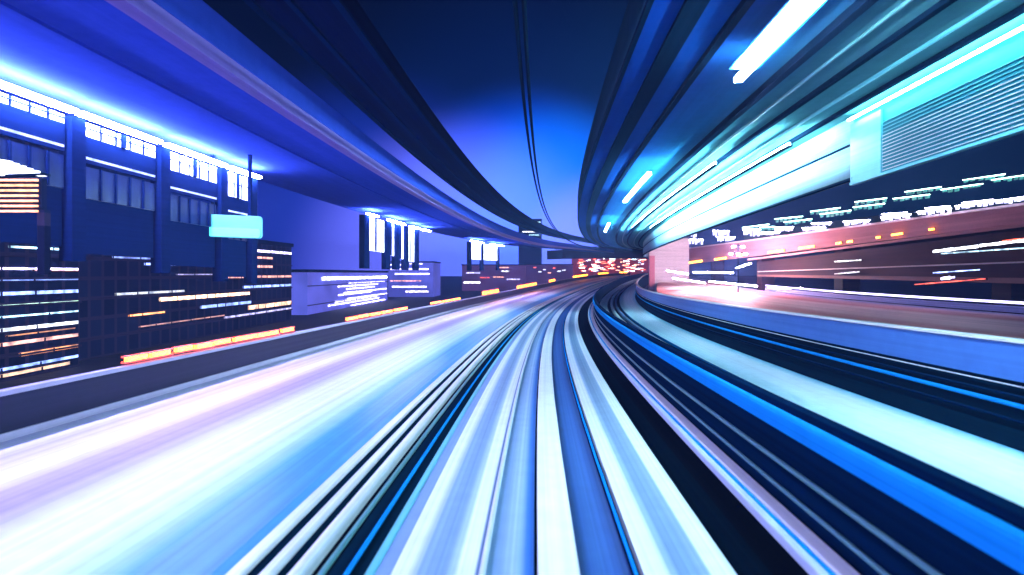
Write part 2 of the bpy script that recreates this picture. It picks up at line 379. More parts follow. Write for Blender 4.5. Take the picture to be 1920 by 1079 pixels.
loft('edge_girder', [(9.9, 5.18), (9.72, 5.18), (9.72, 3.25), (9.9, 3.25)], 17.6, 300, surf('edge_girder_bands', (.3, .5, .5), .5, streak=.4, sv=7, bands=[(0, (.1, .4, .42)), (.3, (.25, .52, .54)), (.6, (.25, .5, .52)), (.95, (.05, .18, .26)), (1.6, (.10, .24, .34)), (1.9, (.03, .10, .18)), (2.1, (.03, .1, .16)), (4.2, (.03, .1, .16))]), rv)  # colour bands, paler near the top and darker below
loft('edge_flange', rect(9.60, 9.72, 3.2, 3.28), 17.6, 300, GIRD, rv)
loft('edge_rib', rect(9.66, 9.72, 4.3, 4.35), 17.6, 300, GIRD, rv)
# louvred screen hung under the viaduct edge
ls = thing('louvred_screen', 'cyan lit louvred screen hanging from the outer edge of the viaduct', 'screen')
loft('backing_panel', rect(9.66, 9.76, 3.05, 5.17), -8, 17.6, surf('teal_backing', (.012, .22, .27), .5, streak=.3, sv=9, su=.3), ls)
loft('tube_light', rect(9.36, 9.42, 4.93, 4.98), -8, 17.4, glow('screen_tube', (.40, .92, 1.0), 42), ls)
for k in range(15):
    z = 3.16 + k * .095
    loft('slat', [(9.58, z), (9.66, z + .03), (9.66, z + .045), (9.58, z + .018)], -8, 16.0, WHITE_D if k < 11 else CYAN, ls)
loft('bottom_rail', rect(9.52, 9.66, 3.03, 3.10), -8, 17.6, CYAN, ls)
mb = MB(); sprism(mb, 16.1, 17.7, 9.60, 9.66, 3.12, 4.9, 1); mb.build('end_panel', CYAN, ls)

# twin overhead cable between the viaducts
for dd, lab in ((-.33, 'left strand of the twin dark cable hanging above the track'), (-.17, 'right strand of the twin dark cable hanging above the track')):
    strip('overhead_cable', tube_prof(dd, 5.0, .045, 8), GIRD, lab, 'cable', 'twin overhead cable', s1=230)

# ================================================================== OVERHEAD LEFT VIADUCT
lv = thing('elevated_viaduct', 'indigo underside of the elevated viaduct over the left deck', 'viaduct')
loft('deck_soffit', rect(-15.2, -7.35, 5.5, 6.3), SMIN, 300, SOFFL, lv)
loft('edge_beam', rect(-7.75, -7.38, 5.15, 5.5), SMIN, 300, PURP, lv)
for d, w in ((-10.4, .25),):
    loft('girder', rect(d - w / 2, d + w / 2, 5.42, 5.5), SMIN, 300, SOFFL, lv)
up = thing('upper_ramp', 'dark navy underside of the higher ramp between cable and left viaduct', 'viaduct')
loft('deck_soffit', rect(-7.3, -4.9, 7.2, 7.8), SMIN, 300, SOFFD, up)
for d, w in ((-7.2, .2), (-6.2, .15), (-5.0, .2)):
    loft('girder', rect(d - w / 2, d + w / 2, 7.1, 7.2), SMIN, 300, surf('blue_girder', (.003, .02, .08), .5, spec=0, streak=.4), up)

# ---- station-like glazed frames under the left viaduct with lamps along the top
LAMPL = glow('blue_white_lamp', (.54, .55, 1.0), 128)
LAMPL2 = glow('blue_white_window', (.50, .56, 1.0), 5.0, .35, 1.2)
STRIPG = glow('thin_blue_strip', (.35, .42, 1.0), 1.2, .5, 3)
GLASSD = surf('dark_blue_glass', (.006, .016, .10), .3, streak=.6, su=2.2, sv=.25)
DL = -13.6
def lamp_bar(s0, s1, label, d=DL, z=5.05, w=.28, h=.10, mat=None, hood=False, tray=False, group='blue white lamps under the left viaduct'):
    t = thing('strip_lamp', label, 'lamp', group=group)
    mb = MB(); sprism(mb, s0, s1, d - w / 2, d + w / 2, z, z + h, 2); mb.build('tube', mat or LAMPL, t)
    mb = MB(); sprism(mb, s0, s1, d - .03, d + .03, z + h + .01, z + h + .05, 2); mb.build('housing', FRAME, t)
    if hood:
        mb = MB(); sprism(mb, s0 + .3, s1 - .35, d - w * 1.9, d + w * 1.9, z + h + .06, z + h + .10, 2); mb.build('hood', surf('blue_halo_paint', (.02, .30, .70), .5), t)  # hood added to keep light off the soffit; blue imitates the lamp's halo
    if tray:
        mb = MB(); sprism(mb, s0 - .05, s1 + .05, d - .10, d + .10, z - .06, z - .03, 2); mb.build('light_shield', GIRD, t)  # shield added to block the tube's light from the track below
    return t
def col_s(px): return s_at(px, DL)
frames = [
    ('near glazed gallery with lit clerestory under the left viaduct', [-14, col_s(-260), col_s(145), col_s(308), col_s(421), col_s(478)], [4.80, 4.72, 4.55, 4.30, 3.90]),
    ('middle glazed gallery bays under the left viaduct, beyond the gap', [col_s(686), col_s(727), col_s(745), col_s(762), col_s(782)], [2.4, 2.2, 2.0, 1.8]),
    ('farthest glazed gallery bays under the left viaduct', [col_s(882), col_s(905), col_s(935)], [2.6, 2.6])]
for fi, (lab, cols, bots) in enumerate(frames):
    t = thing('glazed_gallery', lab, 'gallery')
    for i in range(len(cols) - 1):
        a, b = cols[i] + .55, cols[i + 1] - .15
        if b - a < .6: a, b = cols[i] + .2 * (cols[i + 1] - cols[i]), cols[i + 1] - .1 * (cols[i + 1] - cols[i])
        zb = bots[i]; wt = DL - .25
        mb = MB(); sprism(mb, a, b, wt - .05, wt, zb, 4.98); w = mb.build('window', LAMPL2, t)
        # mullions
        mb = MB(); n = max(1, int((b - a) / .55))
        for k in range(1, n): sbox(mb, a + (b - a) * k / n - .02, a + (b - a) * k / n + .02, wt, wt + .05, zb, 4.98)
        sprism(mb, a, b, wt, wt + .06, zb + (4.98 - zb) * .55, zb + (4.98 - zb) * .55 + .03)
        sbox(mb, (a + b) / 2 - .08, (a + b) / 2 + .08, wt, wt + .08, zb, 4.98)
        mb.build('mullions', FRAME, w)
        if fi == 0:
            dz = .62
            mb = MB(); sprism(mb, a, b, wt - .05, wt, zb - dz - .07, zb - dz); mb.build('light_strip', STRIPG, t)
            mb = MB(); sprism(mb, a, b, wt - .06, wt - .01, zb - 1.9, zb - dz - .3); gp = mb.build('glass_panel', GLASSD, t)
            mb = MB()
            for k in range(1, n): sbox(mb, a + (b - a) * k / n - .03, a + (b - a) * k / n + .03, wt, wt + .05, zb - 1.9, zb - dz - .3)
            mb.build('mullions', FRAME, gp)
            mb = MB(); sprism(mb, a, b, wt - .10, wt + .02, zb - dz - .2, zb - dz - .08); mb.build('spandrel', FRAME, t)
            mb = MB(); sprism(mb, a, b, wt - .1, wt + .02, zb - dz, zb); mb.build('spandrel', FRAME, t)
            mb = MB(); sprism(mb, a, b, wt - .1, wt - .07, zb - 3.6, zb - 1.9); mb.build('lower_panel', FRAME, t)
    for i, c in enumerate(cols):
        mb = MB(); wd = .45 if fi == 0 else 1.0
        sbox(mb, c - .05, c + wd, DL - .5, DL - .1, [0.6, 0.9, 0.7, 0.4, 0.1, 0.0][i] if fi == 0 else 1.0, 4.99); mb.build('column', FRAME, t)
LG = ['lamp', 'lamp']
for i, (a, b, lab) in enumerate(((-14, 2, 'blue white strip lamp beside the camera under the left viaduct'),
                 (2.5, col_s(140), 'long glaring strip lamp over the first gallery bay at the left edge'),
                 (col_s(150), col_s(300), 'glaring strip lamp over the second gallery bay from the left'),
                 (col_s(312), col_s(420), 'glaring strip lamp over the third gallery bay'),
                 (col_s(428), col_s(486), 'strip lamp ending the near row, over the last narrow gallery bay'),
                 (col_s(690), col_s(708), 'first small lamp of the middle row under the left viaduct'),
                 (col_s(728), col_s(758), 'second small lamp of the middle row'),
                 (col_s(770), col_s(786), 'third small lamp of the middle row'),
                 (col_s(792), col_s(806), 'last small lamp of the middle row, above the leaning struts'),
                 (col_s(884), col_s(905), 'nearer lamp of the farthest pair under the left viaduct'),
                 (col_s(920), col_s(944), 'farther lamp of the farthest pair under the left viaduct'))):
    lamp_bar(a, b, lab)

# lamps under the right viaduct
LAMPR = glow('cyan_white_tube', (.52, .80, 1.0), 125)
LAMPR3 = glow('soft_cyan_tube', (.45, .85, 1.0), 60)
LAMPR2 = glow('added_soffit_tube', (.50, .90, 1.0), 420)
for a, b, lab in ((-12, -3, 'cyan white tube lamp behind the camera under the right viaduct'), (5.5, 12.7, 'big glaring cyan tube lamp hanging near the top of the view'), (23.5, 32, 'second tube lamp, above the bright part of the right viaduct'),
                  (45, 53, 'third tube lamp along the right viaduct')):
    lamp_bar(a, b, lab, d=4.5, z=4.5, w=.16, h=.10, mat=LAMPR if b < 20 else LAMPR3, hood=b < 20, group='cyan tube lamps under the right viaduct')
    
for a, b, d, lab in ((19, 50, 8.3, 'long thin added outer tube brightening the right viaduct'), (22, 60, 6.75, 'long thin added inner tube brightening the right viaduct between its girders')):
    lamp_bar(a, b, lab, d=d, z=4.62, w=.05, h=.05, mat=LAMPR2, tray=True, group='cyan tube lamps under the right viaduct')  # extra tubes added to brighten the soffit, shielded from the track
# ================================================================== amber lamps on the left barrier
AMB = glow('amber_lens', (1.0, .30, .01), 11); RED_HALO = glow('red_halo_glow', (1.0, .05, .015), 1.6)  # red glowing strips added round each lens as its halo
ORD = ['first', 'second', 'third', 'fourth', 'fifth', 'sixth', 'seventh', 'eighth', 'ninth', 'tenth', 'eleventh', 'twelfth', 'thirteenth', 'fourteenth', 'fifteenth', 'sixteenth', 'seventeenth', 'eighteenth', 'nineteenth', 'twentieth', 'twenty-first', 'twenty-second', 'twenty-third', 'twenty-fourth']
segs = [(238, 275), (282, 318), (328, 360), (364, 396), (400, 430), (440, 478), (483, 520), (528, 547), (650, 668), (672, 690), (694, 712), (716, 734), (740, 762), (808, 826), (830, 845), (848, 862), (905, 934), (970, 1005), (1030, 1040), (1075, 1101), (1122, 1140), (1162, 1186)]
for i, (a, b) in enumerate(segs):
    sa, sb = s_at(a, -10.3), s_at(b, -10.3)
    if b > 1000: sb = max(sb, sa + 3)
    t = thing('warning_lamp', f'{ORD[i]} amber warning lamp from the left on the dark deck barrier', 'lamp', group='amber lamps along the left barrier')
    zc = -1.93 + random.uniform(0, .03); k = 1 if b < 900 else 3.2
    mb = MB(); sprism(mb, sa, sb, -10.34, -10.24, zc, zc + .09 * k, 6); mb.build('lens', AMB, t)
    mb = MB(); sprism(mb, sa - .1, sb + .1, -10.35, -10.23, zc - .05 * k, zc - .005, 6); mb.build('halo_strip', RED_HALO, t)
    mb = MB(); sprism(mb, sa - .1, sb + .1, -10.35, -10.23, zc + .09 * k + .005, zc + .13 * k, 6); mb.build('halo_strip', RED_HALO, t)

# ================================================================== backdrop of the city, left
def at(px, py, Y): return Vector(((px - X0) / F * Y, Y, (Y0 - py) / F * Y + EYE))
def on_x(px, X): return X * F / (px - X0)
XL = -34.0
CO = {'w': (.85, .9, 1.0), 'c': (.45, .8, 1.0), 'b': (.25, .38, 1.0), 'p': (1.0, .55, .32), 'o': (1.0, .33, .10), 's': (1.0, .42, .32), 'g': (.6, .95, .75), 'r': (1.0, .1, .05), 'v': (.6, .55, 1.0)}
def wglow(c, st): return glow(f'window_glow_{c}_{st}', CO[c], st, .75, 1.6)
def side_building(label, y0, y1, ztop, wins, X=XL, depth=16, zbot=0.0, wallmat=None, category='building'):
    t = thing('office_building', label, category)
    MB().box(X - depth, X, y0, y1, zbot, ztop + EYE).build('wall', wallmat or BLD, t)
    MB().box(X - depth - .2, X + .25, y0 - .2, y1 + .2, ztop + EYE + .01, ztop + EYE + .5).build('parapet', GIRD, t)
    mb = MB(); z = 1.5
    while z < ztop + EYE - .5:
        mb.box(X + .01, X + .16, y0, y1, z, z + .14); z += 3.3
    mb.build('ledges', BLD, t)
    for (xa, ya, xb, yb, h, c, st) in wins:
        Ya, Yb = on_x(xa, X), on_x(xb, X); za = (Y0 - ya) / F * Ya + EYE; zb = (Y0 - yb) / F * Yb + EYE
        Ya = max(y0 + .2, Ya); Yb = min(y1 - .2, Yb)
        if Yb - Ya < .3: continue
        zm = (za + zb) / 2; hh = h / F * (Ya + Yb) / 2 / 2
        w = MB().box(X + .02, X + .09, Ya, Yb, max(.3, zm - hh), max(.5, zm + hh)).build('window', wglow(c, st), t)
        fr = MB(); n = max(2, int((Yb - Ya) / 2.4))
        for k in range(n + 1):
            y = Ya + (Yb - Ya) * k / n + (random.uniform(-.8, .8) if 0 < k < n else 0); fr.box(X + .09, X + .14, y - .05, y + .05, max(.3, zm - hh), max(.5, zm + hh))
        fr.build('frame', BLD, w)
    return t
side_building('dark office block at the far left edge with bluish lit window ribbons', 12, 43, 11,
    [(15, 465, 210, 471, 3.5, 'c', 2), (0, 504, 146, 505, 4, 'v', 3), (60, 508, 195, 507, 2, 'o', .6), (0, 549, 220, 545, 6, 'b', 1.6), (0, 573, 150, 567, 4, 'g', .9), (0, 592, 150, 586, 3, 'c', 1.4), (0, 614, 200, 603, 6, 'w', 1.3), (0, 640, 230, 622, 6, 's', .9),
     (35, 660, 215, 642, 6, 'o', .9), (0, 684, 230, 660, 5, 'b', 1.2), (0, 450, 120, 452, 2, 'o', .3), (20, 482, 200, 484, 3, 's', .25), (0, 525, 150, 525, 2, 'b', .5), (10, 628, 140, 618, 2, 'o', .4), (0, 705, 130, 690, 1.5, 'p', .6)])
side_building('taller dark office block behind the teal sign with peach and white window ribbons', 45, 86, 4.0,
    [(270, 496, 330, 496, 4, 'b', 2), (292, 495, 460, 493, 6, 'p', 2.2), (455, 472, 550, 473, 4, 'v', 3), (405, 482, 510, 482, 4, 's', 1.0), (405, 499, 510, 499, 5, 's', .9), (405, 518, 550, 520, 4, 's', .7), (455, 538, 555, 535, 4, 'b', 1.5),
     (215, 552, 345, 546, 4, 'w', .5), (298, 561, 467, 551, 6, 'p', 2.4), (240, 592, 308, 586, 3, 'o', 2), (465, 574, 575, 567, 7, 'p', 1.3), (375, 574, 470, 569, 5, 'b', 1.0), (420, 588, 560, 582, 3, 'v', .7), (210, 485, 330, 485, 3, 'b', .6), (330, 515, 400, 515, 2, 'v', .4), (260, 605, 420, 598, 2, 's', .3)], X=-36)
# glittering white block in the middle distance
t = side_building('pale glowing-walled block of glittering narrow white window rows in the middle distance', 96, 150, 0.2, [(604, 527, 725, 517, 4, 'w', 9)], X=-37.5, wallmat=glow('lilac_glow_block', (.14, .16, .95), .30, .35, .15))  # whole lilac wall glows, standing in for the bright haze there
for k in range(10):
    y = 530 + k * 5.0; a = random.uniform(610, 660); b = random.uniform(690, 728); X = -37.5
    Ya, Yb = max(97, on_x(a, X)), min(149, on_x(b, X)); z = (Y0 - y) / F * (Ya + Yb) / 2 + EYE
    w = MB().box(X + .02, X + .1, Ya, Yb, max(.2, z - .12), max(.4, z + .12)).build('window', wglow('v', 4), t)
    fr = MB(); q = Ya
    while q < Yb: q += random.uniform(.6, 2.6); fr.box(X + .1, X + .15, q - .12, q + .12, max(.2, z - .12), max(.4, z + .12))
    fr.build('frame', MATS['lilac_glow_block'], w)
def front_building(label, x0, x1, ytop, Y, wins, wallmat, ybot=None, depth=14):
    a = at(x0, ytop, Y); b = at(x1, ytop, Y); zb = 0 if ybot is None else max(0, at(x0, ybot, Y).z)
    t = thing('office_building', label, 'building')
    MB().box(a.x, b.x, Y, Y + depth, zb, a.z).build('wall', wallmat, t)
    mb = MB().box(a.x - .2, b.x + .2, Y - .2, Y + depth, a.z + .01, a.z + .45).build('parapet', GIRD, t)
    for (xa, ya, xb, h, c, st) in wins:
        p = at(xa, ya, Y); q = at(xb, ya, Y); hh = h / F * Y / 2
        w = MB().box(p.x, q.x, Y - .08, Y - .02, p.z - hh, p.z + hh).build('window', wglow(c, st), t)
        fr = MB(); n = max(2, int((q.x - p.x) / 1.1))
        for k in range(n + 1):
            x = p.x + (q.x - p.x) * k / n + random.uniform(-.2, .2); fr.box(x - .07, x + .07, Y - .14, Y - .08, p.z - hh, p.z + hh)
        fr.build('frame', wallmat, w)
    return t
front_building('lilac glowing-walled block right of the glittering one, with three short white rows', 728, 812, 493, 170,
    [(732, 497, 758, 2, 'v', 3), (768, 495, 792, 2, 'v', 3), (732, 505, 803, 2.5, 'v', 4), (740, 514, 805, 2.5, 'v', 4), (732, 527, 790, 2, 's', 1), (735, 538, 800, 3, 'v', 2.5), (760, 547, 804, 3, 'v', 3)], MATS['lilac_glow_block'])
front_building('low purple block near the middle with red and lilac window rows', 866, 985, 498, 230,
    [(874, 512, 900, 2, 'v', 1.5), (900, 521, 918, 2, 'r', 1), (925, 520, 945, 2, 's', 1), (870, 530, 900, 3, 'w', 3), (935, 502, 955, 2, 's', 1.2), (940, 509, 955, 2, 'w', 1.5), (950, 524, 975, 2, 'v', 1.5)], glow('purple_glow_block', (.30, .10, .45), .10, .3, .15))  # wall glows purple by itself
# far city block with a self-glowing red wall under the overhead crossing
wl = []
for k in range(90):
    x = random.uniform(1082, 1205); y = random.uniform(484, 510); wl.append((x, y, x + random.uniform(3, 12), 1.0, random.choice('rrsswvpc'), random.choice((3, 6, 10))))
front_building('wide far block crowded with red and white lit windows where the track vanishes', 1075, 1216, 481, 330, wl, glow('red_glow_block', (.8, .06, .10), .12, .5, .2))
wl = [(1000 + i * 9, y, 1000 + i * 9 + 6, 1.6, c, 2) for i, (y, c) in enumerate([(502, 'r'), (510, 'w'), (506, 'v'), (512, 's'), (503, 'r'), (509, 'w'), (507, 'w')])]
front_building('long low purple block left of the red lit one, with sparse window lights', 984, 1074, 497, 300, wl, MATS['purple_glow_block'])

# tower with sparse lights seen against the blue sky
t = front_building('distant blue tower with sparse rows of tiny lights against the sky', 972, 1016, 412, 420,
    [(975, 416, 984, 2, 'c', 1), (990, 415, 1000, 3, 'c', 1.5), (1006, 417, 1014, 2, 'c', 1), (980, 435, 1008, 2, 'w', 2), (992, 441, 1011, 2, 'c', 1), (999, 452, 1003, 2, 'w', 4), (990, 425, 1002, 1.2, 'b', 1.5)],
    surf('blue_tower', (.004, .05, .42), .7, streak=.2))

# dark beam crossing far ahead
cb = thing('crossing_bridge', 'dark maroon bridge crossing high over the track where it vanishes', 'bridge')
pts = [at(1040, 478, 190), at(1120, 476, 200), at(1214, 478, 210)]
mb = MB()
for p, q in zip(pts, pts[1:]): mb.seg(p, q, 9, 3.0)
mb.build('girder', surf('dark_red_bridge', (.05, .004, .010), .8, spec=0, streak=.3), cb)
mb = MB()
for p, q in zip(pts, pts[1:]): mb.seg(p + Vector((0, -4.6, 1.9)), q + Vector((0, -4.6, 1.9)), .2, .8)
mb.build('parapet', PURP, cb)

# teal road sign, seen against the galleries
a = P(s_at(367, -12.9), -12.9, 0); b = P(s_at(490, -12.9), -12.9, 0)
sg = thing('direction_sign', 'blank teal backlit road sign hung in front of the glazed gallery', 'sign')
Ym = 24.0; p00 = at(367, 443, Ym); p11 = at(490, 401, Ym)
def rounded(x0, x1, z0, z1, y, r, th, shear=0.0):
    pts = []
    for cx, cz, a0 in ((x1 - r, z0 + r, -90), (x1 - r, z1 - r, 0), (x0 + r, z1 - r, 90), (x0 + r, z0 + r, 180)):
        for k in range(6):
            an = math.radians(a0 + k * 18); pts.append((cx + r * math.cos(an), cz + r * math.sin(an)))
    n = len(pts); v = [(x, y, z - (x - x0) * shear) for x, z in pts] + [(x, y + th, z - (x - x0) * shear) for x, z in pts]
    f = [tuple(range(n)), tuple(range(2 * n - 1, n - 1, -1))] + [(i, i + n, (i + 1) % n + n, (i + 1) % n) for i in range(n)]
    return v, f
zt = p11.z; zb_ = p00.z
v, f = rounded(p00.x, p11.x, zb_, zt, Ym, .14, .12, .04); new_mesh('sign_panel', v, f, glow('teal_sign', (.02, .36, .44), .55, .35, .9), sg)
v, f = rounded(p00.x + .1, p11.x - .06, zb_ + .03, zb_ + .40, Ym - .03, .12, .02, .04); new_mesh('lit_lower_band', v, f, glow('teal_sign_lower', (.08, .85, .72), .8, .25, .9), sg)
MB().seg((p00.x + .6, Ym + .25, zb_ + .3), (p00.x + .6, Ym + .25, EYE + 5.2), .12, .12).seg((p11.x - .6, Ym + .25, zb_ + .3), (p11.x - .6, Ym + .25, EYE + 5.2), .12, .12).build('hanger', FRAME, sg)

# white slatted canopy and orange louvred window at the left edge
Yc = 12.6
cn = thing('slatted_canopy', 'small white lit slatted canopy at the left edge above orange louvres', 'canopy')
mb = MB()
for k in range(6):
    q = at(-60, 292 + k * 7.2, Yc); r_ = at(20 + k * 13, 305 + k * 4.6, Yc + k * .02)
    mb.seg(q, r_, .10, .06)
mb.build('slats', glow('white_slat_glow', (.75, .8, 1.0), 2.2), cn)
p, q = at(-60, 333, Yc + .1), at(88, 328, Yc + .1); MB().seg(p, q, .2, .05).build('edge_frame', GIRD, cn)
lw = thing('louvred_window', 'orange lit louvred window at the left edge under the white canopy', 'window')
p, q = at(-60, 392, Yc + .4), at(70, 333, Yc + .4)
MB().box(p.x, q.x + .05, Yc + .45, Yc + .6, p.z, q.z).build('wall', BLD, lw)
for k in range(7):
    z0 = q.z - .04 - k * .118
    MB().box(p.x, q.x, Yc + .38, Yc + .43, z0 - .045, z0).build('slat', glow('orange_slat', (1.0, .40, .14), 1.3, .5, 6), lw)
MB().box(q.x - .05, q.x + .12, Yc + .45, Yc + .62, p.z - 1.5, p.z - .01).build('post', BLD, lw)

# ================================================================== right side: expressway road deck, far viaduct, lights
ROAD_LIGHT = surf('road_light_bands', (.5, .5, .5), .55, streak=.3, sv=.8, su=.012, bands=[(0, (.03, .02, .03)), (6, (.06, .03, .04)), (7.5, (.60, .20, .18)), (11, (.70, .28, .27)), (13, (.92, .66, .66)), (19, (.92, .70, .74)), (20.5, (.60, .24, .28)), (23, (.60, .28, .36)), (25, (.3, .32, .6)), (26, (.3, .34, .6))])  # pink and white light and a dark shadow gap painted as bands
def road_right(s):
    p = P(s, 38, 0); lim = 38.7 if p.y < 106 else 44.0
    return min(38.0, (lim - P(s, 0, 0).x) / max(.5, math.cos(heading(s))))
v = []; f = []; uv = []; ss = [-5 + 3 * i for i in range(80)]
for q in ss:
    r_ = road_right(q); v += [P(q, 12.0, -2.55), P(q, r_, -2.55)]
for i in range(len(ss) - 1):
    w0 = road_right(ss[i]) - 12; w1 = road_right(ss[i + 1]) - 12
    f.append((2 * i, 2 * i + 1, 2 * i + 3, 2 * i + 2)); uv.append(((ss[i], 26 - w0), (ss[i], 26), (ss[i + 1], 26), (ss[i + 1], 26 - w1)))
tag(new_mesh('side_road', v, f, ROAD_LIGHT, None, uv), kind='structure')
kb = thing('road_barrier', 'pale blue metal barrier on the far edge of the pink side road', 'barrier')
def edge_loft(name, prof, mat, parent, s0, s1):
    v = []; f = []; uv = []; k = len(prof); n = int((s1 - s0) / 3)
    for i in range(n + 1):
        q = s0 + i * 3; r_ = road_right(q)
        for d, z in prof: v.append(P(q, r_ + d, z))
    for i in range(n):
        for j in range(k):
            j2 = (j + 1) % k; f.append((i * k + j, i * k + j2, i * k + k + j2, i * k + k + j)); uv.append(((i * 3, j * .3), (i * 3, j * .3 + .3), (i * 3 + 3, j * .3 + .3), (i * 3 + 3, j * .3)))
    return new_mesh(name, v, f, mat, parent, uv)
edge_loft('rail', rect(-.10, .10, -2.45, -1.95, .05), surf('pale_blue_rail', (.30, .38, .75), .5, streak=.4), kb, 4, 100)
edge_loft('glowing_upper_rail', rect(-.05, .05, -1.75, -1.55), glow('lilac_rail_glow', (.55, .50, 1.0), 2.2, .4, .3), kb, 4, 100)  # rail made to glow to brighten the side road

fv = thing('far_viaduct', 'pink lit expressway viaduct receding along the right side', 'viaduct')
XV = 40.0
def vprism(y0, y1, x0, x1, z0a, z0b, z1a, z1b, mb=None, n=1):
    mb = mb or MB()
    return mb.hexa([(x0, y0, z0a + EYE), (x1, y0, z0a + EYE), (x1, y1, z0b + EYE), (x0, y1, z0b + EYE), (x0, y0, z1a + EYE), (x1, y0, z1a + EYE), (x1, y1, z1b + EYE), (x0, y1, z1b + EYE)])
vprism(30, 150, XV, XV + .3, 4.35, 2.2, 5.55, 6.4).build('parapet_wall', PINK, fv)
vprism(30, 150, XV - .15, XV, 5.40, 6.2, 5.6, 6.5).build('coping', PINKW, fv)
vprism(30, 104, XV - .2, XV, 4.15, 2.35, 4.4, 2.7).build('lower_coping', surf('rose_band', (.65, .35, .38), .6, streak=.3), fv)
vprism(30, 150, XV + .3, XV + 14, 3.9, 3.9, 4.3, 4.3).build('deck_slab', MAROON, fv)
for y in (52, 80, 108, 136):
    MB().box(XV + 4, XV + 6.5, y, y + 2.2, 0, EYE + 3.89).build('pier', MAROON, fv)
lr = thing('lower_ramp', 'dark maroon lower ramp wall curving round under the pink viaduct', 'ramp')
n = 14; path = []
for i in range(n + 1):   # U shaped nose of the ramp
    t_ = i / n; an = math.radians(90 + 180 * t_); path.append((XV + 4.5 + 5 * math.cos(an), 98 + 5 * math.sin(an)))
path = [(XV + 4.5, 103)] + path
v = []; f = []; uv = []
for x, y in path: v += [(x, y, EYE - .4), (x, y, EYE + 1.9), (x + .3, y, EYE + 1.9), (x + .3, y, EYE - .4)]
for i in range(len(path) - 1):
    for j in range(4):
        a, b = i * 4 + j, i * 4 + (j + 1) % 4; f.append((a, b, b + 4, a + 4)); uv.append(((i, 0), (i, 1), (i + 1, 1), (i + 1, 0)))
new_mesh('nose_wall', v, f, MAROON, lr, uv)
vprism(30, 98, XV - .5, XV - .2, -.4, -.2, 3.9, 2.0).build('side_wall', MAROON, lr)
vprism(30, 98, XV - .75, XV - .5, 1.02, .25, 1.14, .38).build('rail', surf('pale_rail', (.6, .6, .62), .4, streak=.2), lr)
vprism(30, 98, XV - .8, XV - .5, -.9, -.5, -.4, -.2).build('foot', surf('brown_band', (.20, .10, .09), .6, streak=.4), lr)

# luminaires along the right viaduct: upper greenish bars
GB1 = glow('green_white_bar', (.55, 1.0, .85), 5, .5, .6); WB = glow('white_bar', (.85, .76, 1.0), 30, .3, .8); WBF = glow('white_bar_fin', (.6, .6, 1.0), 1.6, .5, 2)
GBF = glow('green_bar_fin', (.05, .35, .33), .5, .6, 1)
up_l = [(1392, 427, 1442, 421), (1453, 411, 1505, 406), (1470, 417, 1522, 411), (1425, 427, 1453, 425), (1520, 397, 1575, 390), (1538, 402, 1595, 395), (1603, 379, 1662, 372), (1600, 389, 1658, 382), (1697, 360, 1764, 351), (1675, 373, 1743, 365), (1765, 356, 1842, 345), (1806, 338, 1884, 327), (1860, 338, 1920, 329)]
lo_l = [(1280, 432, 1307, 433, 15), (1283, 450, 1318, 450, 8), (1337, 433, 1367, 434, 12), (1345, 445, 1378, 445, 8), (1393, 431, 1425, 431, 11), (1453, 427, 1487, 426, 7), (1425, 437, 1462, 435, 5), (1505, 428, 1547, 427, 6), (1522, 419, 1558, 418, 5), (1582, 416, 1631, 413, 7), (1652, 408, 1707, 402, 7), (1720, 398, 1783, 391, 8), (1792, 387, 1862, 378, 8), (1867, 377, 1925, 369, 8), (1655, 402, 1700, 399, 3), (1735, 391, 1780, 387, 3), (1805, 381, 1862, 375, 3)]
def bar(label, x0, y0, x1, y1, X, core, fin, hpx, nf, group):
    Ya, Yb = on_x(x0, X), on_x(x1, X); p = at(x0, y0, Ya); q = at(x1, y1, Yb)
    Y_ = (Ya + Yb) / 2; t = thing('light_bar', label, 'lamp', group=group)
    th = 1.7 / F * Y_
    MB().seg(p, q, .15, th).build('tube', core, t)
    MB().seg(p + Vector((0.14, 0, th * .55)), q + Vector((.14, 0, th * .55)), .45, th * .3).build('hood', GIRD, t)
    mb = MB(); h = hpx / F * Y_
    for k in range(nf):
        c = p + (q - p) * ((k + .5 + random.uniform(-.2, .2)) / nf); mb.box(c.x - .05, c.x + .05, c.y - abs(q.y - p.y) / nf * .30, c.y + abs(q.y - p.y) / nf * .30, c.z - h * random.uniform(.6, 1.1), c.z - th * .5)
    mb.build('louvres', fin, t)
    return t
for i, (a, b, c, d) in enumerate(up_l):
    bar(f'greenish light bar in the upper row, {ORD[i]} along it from the left', a, b, c, d, 43.8, GB1, GBF, 7, 6, 'upper row of greenish light bars')
for i, (a, b, c, d, h) in enumerate(lo_l):
    w = ORD[i]
    bar(f'{"tall" if h > 9 else "low"} white light bar above the pink viaduct, {w} along it', a, b, c, d, 39.72, WB, WBF, h, 7, 'lower row of white light bars')
mb = MB()
# hillside building the bars sit on
hb = thing('terrace_building', 'long dark terrace building carrying the rows of light bars', 'building')
MB().hexa([(44.4, 40, EYE + 4.3), (60, 40, EYE + 4.3), (60, 118, EYE + 4.3), (44.4, 118, EYE + 4.3), (44.4, 40, EYE + 6.7), (60, 40, EYE + 6.7), (60, 118, EYE + 8.4), (44.4, 118, EYE + 8.4)]).build('wall', surf('dark_teal_wall', (.008, .03, .05), .7, streak=.4, su=.2, sv=1), hb)
